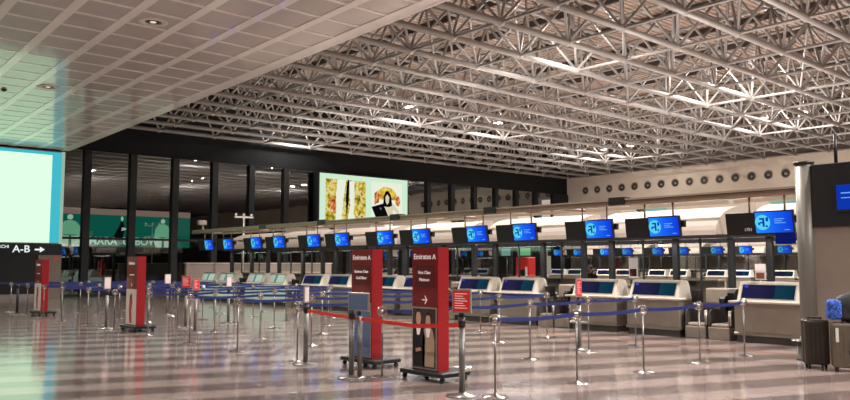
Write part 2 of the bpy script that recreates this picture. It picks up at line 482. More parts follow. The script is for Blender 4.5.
FL = [((21.84, 16.07), 'nearest, over the red totem signs'), ((22.91, 27.73), 'above the big lit billboard'),
      ((29.9, 16.45), 'left of the pair over the middle desks'), ((30.39, 15.45), 'right of the pair over the middle desks'),
      ((40.66, 17.27), 'left of the pair near the right wall'), ((40.9, 16.3), 'right of the pair near the right wall'),
      ((42.49, 29.43), 'left of the far pair before the portholes'), ((43.35, 28.9), 'right of the far pair before the portholes'),
      ((31.14, 29.23), 'alone midway to the far corner'), ((23., 38.6), 'farthest, by the black wall head')]
FP = []
for i, ((x, y), wh) in enumerate(FL):
    x, y = min([(a, b) for a in TX for b in TY if (a, b) not in FP], key=lambda q: (q[0]-x)**2+(q[1]-y)**2)
    FP.append((x, y))
    f = thing('floodlight', 'round white floodlight in the roof truss, '+wh, 'light', (x, y, 9.2), 0, 'floodlights in the roof truss')
    MB().lathe([(0, .35), (.12, .33), (.24, .1), (.26, -.02), (.22, -.02), (.2, .02)], n=18).build('housing', 'frame_grey', f)
    MB().lathe([(0, -.005), (.2, -.005), (.2, .015)], n=18).build('lens', 'lamp_face', f)
    MB().tube((0, 0, .3), (0, 0, ZT-9.2-.09), .025, 6).build('stem', 'frame_grey', f)
    ld = bpy.data.lights.new('flood', 'POINT'); ld.energy = 520; ld.shadow_soft_size = .2; ld.color = (1, .96, .92)
    lo = bpy.data.objects.new('flood_lamp', ld); C.objects.link(lo); lo.location = (x, y, 9.12)

# portholes of the right wall
ORD = ['first', 'second', 'third', 'fourth', 'fifth', 'sixth', 'seventh', 'eighth', 'ninth', 'tenth', 'eleventh', 'twelfth', 'thirteenth', 'fourteenth', 'fifteenth', 'sixteenth', 'seventeenth', 'eighteenth', 'nineteenth', 'twentieth']
p0 = thing('air_nozzle', '', 'vent', (XR, 22.02, 7.52), 0, 'round air nozzles along the right wall')
mtx = Matrix.Rotation(-pi/2, 4, 'Y')
MB().lathe([(.24, 0), (.3, 0), (.31, .04), (.25, .06), (.24, 0)], n=20, mtx=mtx).build('mounting_ring', 'porthole_ring', p0)
MB().lathe([(0, .012), (.24, .012)], n=20, mtx=mtx).build('opening', 'porthole_dark', p0)
MB().lathe([(0, .07), (.09, .06), (.12, .013)], n=14, mtx=mtx).build('diffuser', 'porthole_ring', p0)
for k in range(15):
    o = p0 if k == 0 else copy_tree(p0)
    o.location = (XR, 22.02+1.146*k, 7.53)
    o['label'] = 'round air nozzle on the cream right wall, %s one counted from the silver pillar' % ORD[k]

# ------------------------------------------------------------------ left light box wall
YA = 39.55
t = thing('light_box', 'huge blank pale green white advertising light box with a cyan edge above the gate sign', 'advertising light box', (-1.5, YA, 2.57))
MB().box(-13, 13.2, 0, .35, 0, 4.45).build('case', 'frame_grey', t)
MB().box(-12.9, 12.62, -.02, 0, .04, 4.25).build('lit_panel', 'ad_white', t)
MB().box(12.62, 13.05, -.021, 0, .04, 4.4).box(-12.9, 12.62, -.021, 0, 4.25, 4.4).build('cyan_border', 'ad_cyan', t)
MB().box(13.05, 13.2, -.02, 0, 0, 4.45).build('edge_strip', 'ad_edge', t)
t = thing('gate_sign', 'long black overhead gate sign reading A-B with a white arrow under the light box', 'sign', (-1.5, YA, 2.02))
MB().box(-13, 13.2, -.02, .35, 0, .53).build('sign_panel', 'wall_dark', t)
text_part('A-B', 'lettering', 'sign_letter', t, .46, (11.42, -.03, .27), ROT_NY, sx=1.05)
text_part('IMBARCHI', 'lettering', 'sign_letter', t, .2, (10.9, -.03, .38), ROT_NY, 'RIGHT')
text_part('Gates', 'lettering', 'sign_letter', t, .2, (10.25, -.03, .15), ROT_NY, 'RIGHT')
a = MB().poly([(12.0, -.03, .3), (12.0, -.03, .22), (12.22, -.03, .22), (12.22, -.03, .12), (12.44, -.03, .26), (12.22, -.03, .4), (12.22, -.03, .3)])
a.build('arrow', 'sign_letter', t)
tag(MB().box(-15, 11.7, YA, YA+.35, 0, 2.02).build('wall_left_block', 'wall_dark'), kind='structure')
tag(MB().box(-15, 11.7, YA-.05, YA, .0, .2).build('baseboard_left', 'frame_grey'), kind='structure')
t = thing('gate_display', 'narrow beige gate panel with red digits under the right end of the gate sign', 'information panel', (11.15, YA-.06, 0))
MB().box(-.5, .52, -.05, .04, .25, 2.02).box(-.5, .52, -.08, .04, .0, .25).build('panel', 'taupe', t)
text_part('11', 'digits', 'led_red', t, .22, (.26, -.06, 1.83), ROT_NY)

# ------------------------------------------------------------------ scene beyond the glass: green advertisement and seats
t = thing('green_billboard', 'dark green fashion billboard with three pale figures seen through the dark glass', 'billboard', (17.25, 46, 2.6))
MB().box(-9.5, 3.9, 0, .2, 0, 1.85).build('board', 'green_board', t)
for px in (-4.5, .1, 3.4): MB().box(px, px+.12, .2, .3, -2.6, 1.9).build('mount_post', 'black', t)
MB().box(-9.5, 3.9, -.03, .2, 1.85, 2.2).build('fascia', 'pink_band', t)
text_part('AAMARA  UEBOW', 'lettering', 'green_text', t, .62, (-.55, -.03, .32), ROT_NY, sx=.95)
def figure(cx, s, body, parts=True, w=1.):
    y = -.02
    def poly(pts, m, name):
        MB().poly([(cx+p[0]*s*w, y, p[1]*s) for p in pts]).build(name, m, t)
    poly([(-.42, .5), (-.38, .95), (-.2, 1.18), (-.05, 1.24), (.06, 1.24), (.22, 1.17), (.38, .95), (.46, .5), (.3, .46), (.22, .55), (-.2, .55), (-.28, .46)], body, 'printed_figure')
    poly([(-.1, 1.3), (-.06, 1.27), (.05, 1.27), (.1, 1.32), (.11, 1.44), (.06, 1.5), (-.05, 1.5), (-.1, 1.44)], 'green_pale', 'printed_head')
    poly([(-.36, .5), (-.34, 0), (-.04, 0), (-.02, .5)], 'green_pale', 'printed_leg'); poly([(.05, .5), (.08, 0), (.38, 0), (.34, .5)], 'green_pale', 'printed_leg')
figure(2.15, 1.15, 'green_figure', w=1.1)
figure(-3.25, 1.2, 'green_figure', w=1.25)
def figure_dark(cx):
    y = -.02
    MB().poly([(cx-.5, y, .55), (cx-.2, y, 1.1), (cx-.05, y, 1.5), (cx+.1, y, 1.45), (cx+.18, y, 1.1), (cx+.12, y, .7), (cx+.05, y, .5)]).build('printed_figure', 'print_black', t)
    MB().poly([(cx-.05, y-.01, 1.55), (cx-.07, y-.01, 1.72), (cx+.02, y-.01, 1.82), (cx+.1, y-.01, 1.7), (cx+.07, y-.01, 1.54)]).build('printed_head', 'green_pale', t)
    MB().poly([(cx-.02, y-.01, .95), (cx+.02, y-.01, 1.15), (cx+.35, y-.01, 1.1), (cx+.36, y-.01, 1.02), (cx+.1, y-.01, .98)]).build('printed_arm', 'green_pale', t)
figure_dark(-.35)
sb = thing('seat_bench', '', 'bench', (0, 0, 0), 0, 'benches behind the dark glass')
mb = MB()
for k in range(4): mb.rbox(-1.2+k*.6, -.65+k*.6, -.25, .22, .42, .5, .03)
mb.build('seat', 'seat_blue', sb)
mb = MB()
for k in range(4): mb.rbox(-1.2+k*.6, -.65+k*.6, .2, .28, .52, 1.0, .03)
mb.build('backrest', 'seat_blue', sb)
MB().box(-1.2, 1.2, -.05, .05, .34, .42).build('beam', 'steel', sb)
for sx in (-.95, .95): MB().tube((sx, 0, 0), (sx, 0, .36), .04).box(sx-.05, sx+.05, -.28, .28, 0, .03).build('leg', 'steel', sb)
for k, (x, wh) in enumerate([(14.1, 'nearest the light box'), (16.6, 'just left of the second totem'), (19.6, 'right of the second totem')]):
    o = sb if k == 0 else copy_tree(sb)
    o.location = (x, 42.4, 0); o['label'] = 'dark blue waiting bench behind the glass wall, '+wh

# ------------------------------------------------------------------ big lit billboard on the back wall
Y0 = 39.4
def zb(x, y): # picture-board coordinates from its own width/height fractions
    return x, y
t = thing('lit_billboard', 'large lit billboard with yellow leafy legs picture and woman holding a dark bag', 'billboard', (26.4, Y0, 3.95))
BW, BH = 7.0, 3.22
MB().box(-.12, BW+.12, .03, .2, -.1, BH+.1).build('case', 'black', t)
MB().box(.6, .7, .2, .42, .3, BH-.2).build('mount_bracket', 'black', t)
MB().box(BW-.7, BW-.6, .2, .42, .3, BH-.2).build('mount_bracket', 'black', t)
MB().box(0, BW, 0, .03, 0, BH).build('lit_panel', 'board_white', t)
def bp(name, m, pts, lay=1):
    y = -.004*lay
    MB().poly([(px*BW, y, (1-py)*BH) for px, py in pts]).build(name, m, t)
# picture on the left
bp('printed_leaves', 'print_leaves', [(.06, .1), (.5, .1), (.5, 1.0), (.06, 1.0)])
bp('printed_leg', 'print_white', [(.185, .1), (.28, .1), (.25, .5), (.235, .8), (.25, 1.0), (.16, 1.0), (.175, .7), (.17, .4)], 2)
bp('printed_leg', 'print_white', [(.315, .12), (.37, .1), (.375, .4), (.365, .75), (.42, .98), (.34, .98), (.3, .84), (.325, .6)], 2)
bp('printed_shoe', 'print_black', [(.3, .08), (.315, .12), (.31, .5), (.285, .8), (.275, .45), (.285, .2)], 3)
bp('printed_petals', 'print_petals', [(.1, .5), (.16, .45), (.17, .7), (.12, .8)], 3)
bp('printed_petals', 'print_petals', [(.28, .85), (.34, .9), (.34, 1.0), (.26, 1.0)], 3)
# picture on the right
_bp = bp
def bp(name, m, pts, lay=1): _bp(name, m, [(a, .08+(b-.08)*.8) for a, b in pts], lay)
bp('printed_ground', 'print_white', [(.565, .08), (.93, .08), (.93, 1.22), (.565, 1.22)])
bp('printed_halo', 'print_halo', [(.745+.13*cos(a*pi/12), .52-.33*sin(a*pi/12)) for a in range(0, 13)], 2)
bp('printed_petals', 'print_petals', [(.6, .38), (.635, .3), (.66, .42), (.65, .6), (.6, .66)], 3)
bp('printed_petals', 'print_petals', [(.85, .45), (.89, .4), (.91, .55), (.89, .68), (.85, .62)], 3)
bp('printed_blouse', 'print_skin', [(.69, .62), (.73, .56), (.78, .56), (.83, .62), (.9, .82), (.88, .87), (.82, .76), (.82, 1.0), (.7, 1.0)], 4)
bp('printed_hair', 'print_black', [(.7, .68), (.71, .42), (.732, .3), (.765, .29), (.795, .4), (.81, .66), (.775, .7), (.735, .7)], 5)
bp('printed_face', 'print_skin', [(.73, .57), (.728, .45), (.75, .38), (.774, .45), (.77, .57), (.75, .65)], 6)
bp('printed_bag', 'print_black', [(.565, .72), (.7, .62), (.765, .95), (.625, 1.04)], 7)
bp('printed_clasp', 'print_grey', [(.655, .73), (.675, .72), (.685, .77), (.665, .78)], 8)

# low taupe partition behind the far desks
tag(MB().use('taupe').box(16.2, 24.6, 35.5, 35.7, 0, 1.62).use('ledge').box(16.15, 24.65, 35.46, 35.74, 1.62, 1.66).build('wall_low'), kind='structure')

# ------------------------------------------------------------------ check-in island
def make_desk(pale=False):
    """local origin: floor under the front face, +x away from the passengers, 1.36 wide in y"""
    root = thing('check_in_desk', '', 'check-in desk')
    h = .68
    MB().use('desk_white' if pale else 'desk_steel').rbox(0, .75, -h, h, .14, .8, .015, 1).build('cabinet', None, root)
    MB().box(.04, .72, -h+.03, h-.03, 0, .14).build('plinth', 'desk_end', root)
    MB().rbox(-.05, .0, -h, h, .14, .2, .012, 1).build('kick_rail', 'steel', root)
    MB().rbox(-.14, .85, -h-.06, h+.06, .8, .845, .012, 2).build('counter_top', 'ledge', root)
    # sloped screen housing with rounded back
    pr = [(.02, .845), (.17, 1.2), (.2, 1.235), (.42, 1.235), (.5, 1.2), (.56, 1.08), (.6, .845)]
    hs = MB().prism(pr, 'y', -.62, .62).build('screen_housing', 'cream', root)
    d = Vector((.15, 0, .355)).normalized(); n = Vector((-.355, 0, .15)).normalized()
    def S(a, y, o): p = Vector((.02, y, .845))+d*a+n*o; return p
    def slab(y0, y1, a0, a1, o, nm, m, par):
        q = MB(); P = [S(a0, y0, o), S(a0, y1, o), S(a1, y1, o), S(a1, y0, o)]; B = [S(a0, y0, o-.02), S(a0, y1, o-.02), S(a1, y1, o-.02), S(a1, y0, o-.02)]
        q.poly(P); 
        for i in range(4): q.poly([P[i], P[(i+1) % 4], B[(i+1) % 4], B[i]])
        return q.build(nm, m, par)
    slab(-.56, .56, .04, .365, .006, 'screen_bezel', 'frame_grey', hs)
    sc = slab(-.54, .54, .055, .35, .012, 'screen', 'desk_screen_pale' if pale else 'desk_screen', root)
    if not pale:
        slab(.42, .5, .29, .335, .016, 'printed_logo', 'desk_logo', sc)
    MB().rbox(.62, 1.0, -h, h, .72, .76, .01, 1).build('work_shelf', 'cream', root)
    MB().box(.75, .9, -h, -h+.04, 0, .8).box(.75, .9, h-.04, h, 0, .8).build('side_panel', 'desk_end', root)
    return root
desk, desk_p = make_desk(), make_desk(True)

def make_display(number=None):
    """local origin: under the overhead rail (z=0 at floor), pair of panels 1.4 wide in y; hung from two rods"""
    root = thing('hanging_display', '', 'display')
    tilt = Matrix.Translation((0, 0, 2.44)) @ Matrix.Rotation(radians(-9), 4, 'Y')
    MB().box(-.05, .02, .09, .69, -.24, .22, tilt).build('blank_panel', 'black', root)
    fr = MB().box(-.05, .02, -.71, .08, -.24, .24, tilt).build('screen_frame', 'black', root)
    sc = MB().box(-.056, -.05, -.685, .055, -.205, .215, tilt).build('screen', 'lcd_blue', root)
    q = MB()
    cy, cz, R = -.13, .01, .155   # round emblem on the side nearest the blank panel
    cy = -.16
    ring = [(R*cos(i*pi/14), R*sin(i*pi/14)) for i in range(28)]
    q.use('lcd_cyan').poly([tilt @ Vector((-.058, cy+.07+a, cz+b)) for a, b in ring])
    q.use('lcd_dark')
    for (y0, y1, z0, z1) in ((-.04, .0, -.09, .09), (.0, .06, .055, .09), (.0, .05, -.02, .012), (.05, .09, -.05, .0), (-.12, -.07, .02, .1), (-.1, -.06, -.1, -.06)):
        q.box(-.062, -.058, cy+.07+y0, cy+.07+y1, cz+z0, cz+z1, tilt)
    q.build('emblem', None, sc)
    q = MB()
    for k, (z, l) in enumerate(((.07, .2), (.03, .15), (-.01, .22))): q.box(-.059, -.056, -.33-l, -.33, z-.008, z+.008, tilt)
    q.box(-.059, -.056, -.62, -.52, -.16, -.145, tilt)
    q.build('text_line', 'lcd_line', sc)
    for y in (-.52, .2): MB().tube((0, y, 2.55), (0, y, 3.0), .022, 8).build('hanger_rod', 'bronze', root)
    MB().box(.02, .12, -.6, .6, 2.36, 2.46).build('mount_rail', 'black', root)
    MB().box(.02, .1, -.78, -.69, 2.42, 2.56).build('speaker_box', 'black', root)
    return root
disp = make_display()

def make_canopy():
    root = thing('kiosk_canopy', '', 'canopy')
    n = 10
    def hood(x0, x1, z0, z1, y0, y1):
        q = MB()
        pf = [(x0+(x1-x0)*(1-cos(i*pi/2/n)), z0+(z1-z0)*sin(i*pi/2/n)) for i in range(n+1)]
        poly = pf+[(x1, z0+.02), (x0+.02, z0+.02)]
        q.prism(poly, 'y', y0, y1)
        return q
    hood(.0, 1.3, 2.28, 3.0, -1.68, 1.68).build('hood', 'hood_white', root)
    hood(4.4, 2.9, 2.35, 3.4, -1.3, 1.3).build('rear_hood', 'hood_white', root)
    MB().box(.0, .16, -2.03, 2.03, 2.2, 2.28).build('beam', 'black_soft', root)
    MB().box(2.6, 2.76, -2.03, 2.03, 2.16, 2.28).build('rear_beam', 'black_soft', root)
    for y in (-2.0, -.6, 1.24): MB().rbox(.02, .16, y-.065, y+.065, 0, 2.2, .01, 1).build('post', 'black_soft', root)
    for y in (-1.25, .3): MB().box(.06, .1, y-.02, y+.02, 0, 2.2).build('thin_post', 'black_soft', root)
    g = MB().box(.075, .085, -1.98, -.68, 1.3, 2.1).box(.075, .085, -.52, 1.16, 1.3, 2.1).build('glass_screen', 'clear', root)
    q = MB().box(.0, .08, -2.0, 2.0, 2.98, 3.06); q.build('top_rail', 'bronze_top', root)
    return root
cnp = make_canopy()

def make_backcounter():
    root = thing('back_counter', '', 'counter')
    MB().rbox(.0, .45, -1.5, 1.0, 1.19, 1.24, .01, 1).build('worktop', 'hood_white', root)
    MB().box(.06, .4, -1.45, .95, 0, 1.19).build('cabinet', 'taupe_dark', root)
    MB().box(.03, .06, -.9, -.2, 1.08, 1.18).box(.03, .06, .05, .8, 1.08, 1.18).build('niche', 'black', root)
    return root
bc = make_backcounter()

def make_conveyor():
    root = thing('baggage_conveyor', '', 'baggage conveyor')
    for s in (-1, 1):
        c = s*.27
        MB().rbox(-.02, 1.24, c-.24, c+.24, 0, .26, .02, 2).build('base', 'desk_steel', root)
        b = MB().rbox(.02, 1.24, c-.2, c+.2, .26, .33, .03, 3).build('belt', 'hood_white', root)
        for e in (-.24, .22):
            q = MB().prism([(.0, .26), (.0, .5), (.04, .58), (.12, .62), (1.24, .62), (1.24, .26)], 'y', c+e, c+e+.02)
            q.build('side_guard', 'desk_end', root)
        MB().tube((.03, c-.23, .57), (.03, c-.23, .3), .03, 8).ball((.03, c-.23, .58), .035, 8).build('end_post', 'cream', root)
    MB().rbox(.7, 1.1, -.46, .4, .72, 1.06, .03, 2).build('rear_housing', 'hood_white', root)
    MB().prism([(.3, .55), (.26, .98), (.36, 1.06), (.62, 1.06), (.66, .55)], 'y', -.5, -.34).build('control_pylon', 'black', root)
    MB().prism([(.2, .5), (.12, .86), (.2, .92), (.5, .92), (.5, .5)], 'y', -.34, -.22).build('reader_pylon', 'black', root)
    MB().prism([(.3, .75), (.26, 1.02), (.5, 1.02), (.5, .75)], 'y', .34, .5).build('side_pylon', 'black', root)
    return root
conv = make_conveyor()

PAIRS = [6.5, 10.63, 14.76, 18.9, 23.03, 27.16, 31.3]
used = {}
def place(proto, loc, label, group=None, rz=0):
    k = proto.name
    if k in used: o = copy_tree(proto)
    else: o = proto; used[k] = 1
    o.location = loc; o.rotation_euler = (0, 0, rz); o['label'] = label
    if group: o['group'] = group
    return o
def island(X, tagline, pairs, far=False):
    nd = nm = 0
    front = 'front row' if not far else 'distant second row'
    for k, yc in enumerate(pairs):
        for s in (-1, 1):
            if not far and k == 0 and s < 0: continue
            y = yc+s*(.77 if far else .82)
            if not far and k == 0: y = 7.2
            pale = (not far and k >= 5)
            lb = '%s check-in desk, %s from the right in the %s' % ('pale green-white' if pale else 'brushed steel blue-screened', ORD[nd], front)
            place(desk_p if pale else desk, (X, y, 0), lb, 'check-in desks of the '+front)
            nd += 1
            dy = yc+s*(.88 if not far else .9)
            if not far and k == 0: dy = 7.28
            o = place(disp, (X, dy, 0), 'black and blue hanging screen pair, %s from the right over the %s' % (ORD[nm], front), 'hanging screens over the '+front)
            nm += 1
        place(cnp, (X+1.35, yc, 0), 'white barrel kiosk canopy on black posts, %s from the right over the %s' % (ORD[k], front), 'kiosk canopies of the '+front)
        place(bc, (X+1.75, yc, 0), 'white topped back counter, %s from the right behind the %s' % (ORD[k], front), 'back counters of the '+front)
        if k < len(pairs)-1:
            place(conv, (X+.05, (8.52 if (k == 0 and not far) else (yc+pairs[k+1])/2), 0), 'low steel baggage conveyor, %s from the right between desks of the %s' % (ORD[k], front), 'baggage conveyors of the '+front)
island(15.6, '', PAIRS)
island(45., '', [19.0, 23.1, 27.2, 31.3, 35.4], True)

t = thing('overhead_rail', 'long bronze overhead rail carrying the screens along the front row of desks', 'rail', (15.6, 6.2, 0))
MB().use('bronze').rbox(-.09, .09, -.2, 27.3, 2.97, 3.09, .02, 1).use('bronze_top').box(-.1, .1, -.2, 27.3, 3.09, 3.13).build('rail')
bpy.data.objects['rail'].parent = t
for y in PAIRS[1:6]: MB().box(-.13, .13, y-6.2-.22, y-6.2+.22, 2.99, 3.17).build('clamp', 'black', t)
for y in [p for p in PAIRS[1:]]: MB().tube((.1, y-6.2+2.05, 3.03), (1.4, y-6.2+2.05, 3.03), .04, 8).build('outrigger', 'bronze', t)
t = thing('overhead_rail', 'distant bronze overhead rail carrying the screens of the second row', 'rail', (45., 17, 0))
MB().rbox(-.09, .09, 0, 21, 2.97, 3.12, .02, 1).build('rail', 'bronze', t)
t = thing('rail_camera', 'white security camera on the far end of the bronze overhead rail', 'camera', (15.6, 32.6, 3.13))
MB().tube((0, 0, 0), (0, 0, .22), .04).build('stalk', 'cream', t)
MB().rbox(-.22, .14, -.12, .12, .2, .42, .04, 2).build('housing', 'hood_white', t)
t = thing('light_mast', 'slim white mast with small lamps on top behind the far canopies', 'light mast', (18.6, 34.4, 0))
MB().tube((0, 0, 0), (0, 0, 3.9), .04).build('mast', 'cream', t)
MB().box(-.5, .5, -.04, .04, 3.86, 3.94).build('crossbar', 'cream', t)
for sx in (-.42, 0, .42): MB().ball((sx, 0, 4.02), .06, 8).build('lamp', 'mast_face', t)
t = thing('counter_spotlight', 'small bright spotlight under the canopy beam near the second desk', 'light', (16.93, 10.37, 2.16))
MB().lathe([(0, .0), (.05, 0), (.06, -.08), (.045, -.09)], n=14).build('housing', 'black', t)
MB().lathe([(0, -.125), (.04, -.11), (.045, -.09)], n=14).build('lamp', 'spot_face', t)
t = tag(MB().rbox(-.05, .12, -.17, .17, 0, .2, .01, 1).build('blue_sign_box', 'blue_box'), 'small dark blue box sign under the nearest hanging screen', 'sign'); t.location = (15.6, 6.78, 2.0)
n_ = text_part('1751', 'number', 'tag_white', None, .085, (15.52, 7.48, 2.3), ROT_NX)
n_.parent = [o for o in bpy.data.objects if o.get('category') == 'display' and 'pair, first' in o['label'] and 'front' in o['label']][0]
n_.matrix_parent_inverse = Matrix.Translation((-15.6, -7.28, 0))

# leaflet stands, parcels and monitors on the back counters
def leaflet(loc, label, w, h, low):
    t = thing('leaflet_stand', label, 'leaflet stand', loc)
    MB().box(-.015, .015, -w/2, w/2, 0, h).build('board', 'white_print', t)
    MB().box(-.02, -.015, -w/2+.03, w/2-.03, h*.08, h*.45).build('picture', low, t)
    MB().box(0, .12, -w/2+.02, w/2-.02, 0, .015).build('foot', 'white_print', t)
leaflet((17.45, 11.5, 1.24), 'white upright leaflet stand with a dark red foot picture behind the third desk', .26, .52, 'totem_dark_red')
leaflet((17.45, 8.16, 1.24), 'white leaflet stand with an orange picture behind the first desk', .24, .36, 'kraft')
t = thing('paper_box', 'small white box beside the orange leaflet stand behind the first desk', 'box', (17.5, 7.05, 1.24))
MB().rbox(-.1, .1, -.09, .09, 0, .22, .008, 1).build('carton', 'white_print', t); MB().rbox(-.105, .105, -.095, .095, .2, .235, .005, 1).build('lid', 'white_print', t)
def office_screen(loc, label):
    t = thing('office_monitor', label, 'monitor', loc)
    MB().rbox(-.02, .02, -.24, .24, .1, .4, .01, 1).build('display_case', 'black', t)
    MB().tube((.03, 0, .01), (.03, 0, .16), .02).build('neck', 'black', t); MB().rbox(-.08, .12, -.12, .12, 0, .015, .004, 1).build('foot', 'black', t)
for k, y in enumerate([7.45, 9.6, 12.0, 13.8]):
    office_screen((16.46, y, .76), 'black monitor back on the staff side of the desks, %s from the right' % ORD[k])

# red kiosk and green lit boards farther back
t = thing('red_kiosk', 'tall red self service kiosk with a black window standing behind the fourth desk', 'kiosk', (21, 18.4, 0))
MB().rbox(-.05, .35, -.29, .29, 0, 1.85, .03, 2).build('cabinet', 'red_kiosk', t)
MB().box(-.06, -.05, -.14, .08, .95, 1.4).build('window', 'black', t)
MB().box(-.062, -.05, -.25, -.16, .6, 1.5).build('stripe', 'white_print', t)
for k, (y, w) in enumerate([(27.4, .7), (26.15, .9)]):
    t = thing('light_board', ['pale green lit board on a stand far behind, above the red kiosk at its left', 'bright green lit board on a stand far behind, above the red kiosk at its right'][k], 'sign', (30, y, 2.0))
    MB().box(-.05, .05, -w/2, w/2, 0, .44).build('case', 'black', t)
    MB().box(-.06, -.05, -w/2+.03, w/2-.03, .03, .41).build('lit_face', ['strip_teal', 'hang_green'][k], t)
    MB().tube((.03, 0, -2.0), (.03, 0, .02), .03, 8).box(-.2, .25, -.2, .2, -2.0, -1.97).build('stand', 'black', t)

# ------------------------------------------------------------------ person at the third desk
def skin_body(name, verts, edges, radii, m, parent, root=0, sub=2):
    me = bpy.data.meshes.new(name); me.from_pydata(verts, edges, []); me.materials.append(M[m])
    o = bpy.data.objects.new(name, me); C.objects.link(o)
    o.modifiers.new('skin', 'SKIN')
    for i, d in enumerate(me.skin_vertices[0].data):
        d.radius = radii[i]; d.use_root = (i == root)
    s = o.modifiers.new('sub', 'SUBSURF'); s.levels = s.render_levels = sub
    bpy.context.view_layer.update()
    me2 = bpy.data.meshes.new_from_object(o.evaluated_get(bpy.context.evaluated_depsgraph_get()))
    bpy.data.objects.remove(o)
    for p in me2.polygons: p.use_smooth = True
    o = bpy.data.objects.new(name, me2); C.objects.link(o); o.parent = parent
    return o
t = thing('person', 'person in black clothes with dark hair standing behind the third desk', 'person', (17.52, 12.9, 0), radians(4))
V = [(0, 0, .84), (0, 0, 1.0), (-.02, 0, 1.14), (-.02, 0, 1.27), (-.03, 0, 1.34), (-.06, 0, 1.4),
     (-.02, .16, 1.26), (-.02, .2, 1.04), (-.22, .17, .92), (-.02, -.16, 1.26), (-.02, -.2, 1.04), (-.22, -.17, .92),
     (0, .09, .78), (-.01, .1, .44), (.01, .1, .07), (-.12, .11, .03), (0, -.09, .78), (-.01, -.1, .44), (.01, -.1, .07), (-.12, -.11, .03)]
Ed = [(0,1),(1,2),(2,3),(3,4),(4,5),(3,6),(6,7),(7,8),(3,9),(9,10),(10,11),(0,12),(12,13),(13,14),(14,15),(0,16),(16,17),(17,18),(18,19)]
Rr = [(.13,.15),(.11,.13),(.12,.15),(.09,.12),(.05,.05),(.045,.045),(.055,.055),(.042,.042),(.032,.032),(.055,.055),(.042,.042),(.032,.032),
      (.085,.085),(.06,.06),(.04,.04),(.035,.035),(.085,.085),(.06,.06),(.04,.04),(.035,.035)]
skin_body('body', V, Ed, Rr, 'cloth_black', t)
hd = MB().ball((-.065, 0, 1.455), .095, 16, (1.0, .8, 1.2)).lathe([(.0, 0), (.016, -.0), (.02, -.03), (0, -.035)], n=8, mtx=Matrix.Translation((-.165, 0, 1.46)))
hd.ball((-.065, .08, 1.45), .022, 8, (.6, .5, 1.2)).ball((-.065, -.08, 1.45), .022, 8, (.6, .5, 1.2))
hd.use('skin'); hd = hd.build('head', 'skin', t)
e = MB()
for s in (-1, 1): e.ball((-.152, s*.032, 1.475), .012, 8)
e.build('eyes', 'black', hd)
MB().box(-.16, -.15, -.025, .025, 1.405, 1.413).build('mouth', 'totem_dark_red', hd)
MB().ball((-.05, 0, 1.485), .1, 16, (.95, .9, 1.1)).ball((.0, 0, 1.42), .085, 12, (.6, .9, 1.3)).build('hair', 'hair', t)
for s in (-1, 1):
    h = MB().rbox(-.31, -.22, s*.165-.035, s*.165+.035, .905, .93, .01, 2)
    for f in range(4): h.tube((-.3, s*.165-.028+f*.019, .918), (-.37-.012*(f in (1, 2)), s*.165-.028+f*.019, .905), .008, 6, .006)
    h.tube((-.24, s*.165-s*.03, .918), (-.3, s*.165-s*.06, .91), .009, 6, .007)
    h.build('hand', 'skin', t)

# ------------------------------------------------------------------ barrier posts
def make_post():
    root = thing('barrier_post', '', 'barrier post')
    MB().lathe([(0, .035), (.03, .035), (.05, .02), (.15, .012), (.165, 0), (0, 0)], n=24).build('base', 'chrome', root)
    MB().tube((0, 0, .02), (0, 0, .86), .0135, 12).build('pole', 'steel_post', root)
    h = MB()
    nrm = Vector((cos(yaw), sin(yaw), 0))*-1
    h.torus((0, 0, .92), .062, .013, nrm, 20, 8)
    h.ball((0, 0, .92), .042, 12)
    u = nrm.cross(Vector((0, 0, 1)))
    for a in range(4):
        d = u*cos(pi/4+a*pi/2)+Vector((0, 0, 1))*sin(pi/4+a*pi/2)
        h.tube(Vector((0, 0, .92))+d*.035, Vector((0, 0, .92))+d*.06, .011, 6)
    h.tube((0, 0, .85), (0, 0, .88), .03, 10)
    h.build('head', 'chrome', root)
    return root
post = make_post()
RX = [6.95, 8.55, 10.15, 11.78, 13.3]
RYS = [6.55, 8.75, 10.98, 13.0, 15.0, 17.12, 19.2, 21.1, 23.25, 25.0, 26.75, 28.7, 30.8]
def belt_mesh(dx, dy, sag=.02):
    q = MB(); n = 10; ln = sqrt(dx*dx+dy*dy); ux, uy = dx/ln, dy/ln
    P = []
    for i in range(n+1):
        t_ = i/n; s_ = .065+t_*(ln-.13)
        z = .92-sag*4*t_*(1-t_)
        P.append((ux*s_, uy*s_, z))
    for side in (.0,):
        vs = [(q.bm.verts.new((x-uy*.002, y+ux*.002, z-.026)), q.bm.verts.new((x-uy*.002, y+ux*.002, z+.026))) for x, y, z in P]
        ws = [(q.bm.verts.new((x+uy*.002, y-ux*.002, z-.026)), q.bm.verts.new((x+uy*.002, y-ux*.002, z+.026))) for x, y, z in P]
        for i in range(n):
            q._f([vs[i][0], vs[i+1][0], vs[i+1][1], vs[i][1]]); q._f([ws[i][1], ws[i+1][1], ws[i+1][0], ws[i][0]])
            q._f([vs[i][1], vs[i+1][1], ws[i+1][1], ws[i][1]]); q._f([ws[i][0], ws[i+1][0], vs[i+1][0], vs[i][0]])
    return q
ROWN = ['nearest', 'second nearest', 'third', 'fourth', 'fifth', 'sixth', 'seventh', 'eighth', 'ninth', 'tenth', 'eleventh', 'twelfth', 'farthest']
COLN = ['first', 'second', 'third', 'fourth', 'last']
posts = {}
for j, y in enumerate(RYS):
    for i, x in enumerate(RX):
        o = post if (i == 0 and j == 0) else copy_tree(post)
        o.location = (x, y, 0); posts[i, j] = o
        o['label'] = 'slim silver round-headed belt post, %s from the hall side in the %s row' % (COLN[i], ROWN[j])
        o['group'] = 'slim round-headed belt posts'
cache = {}
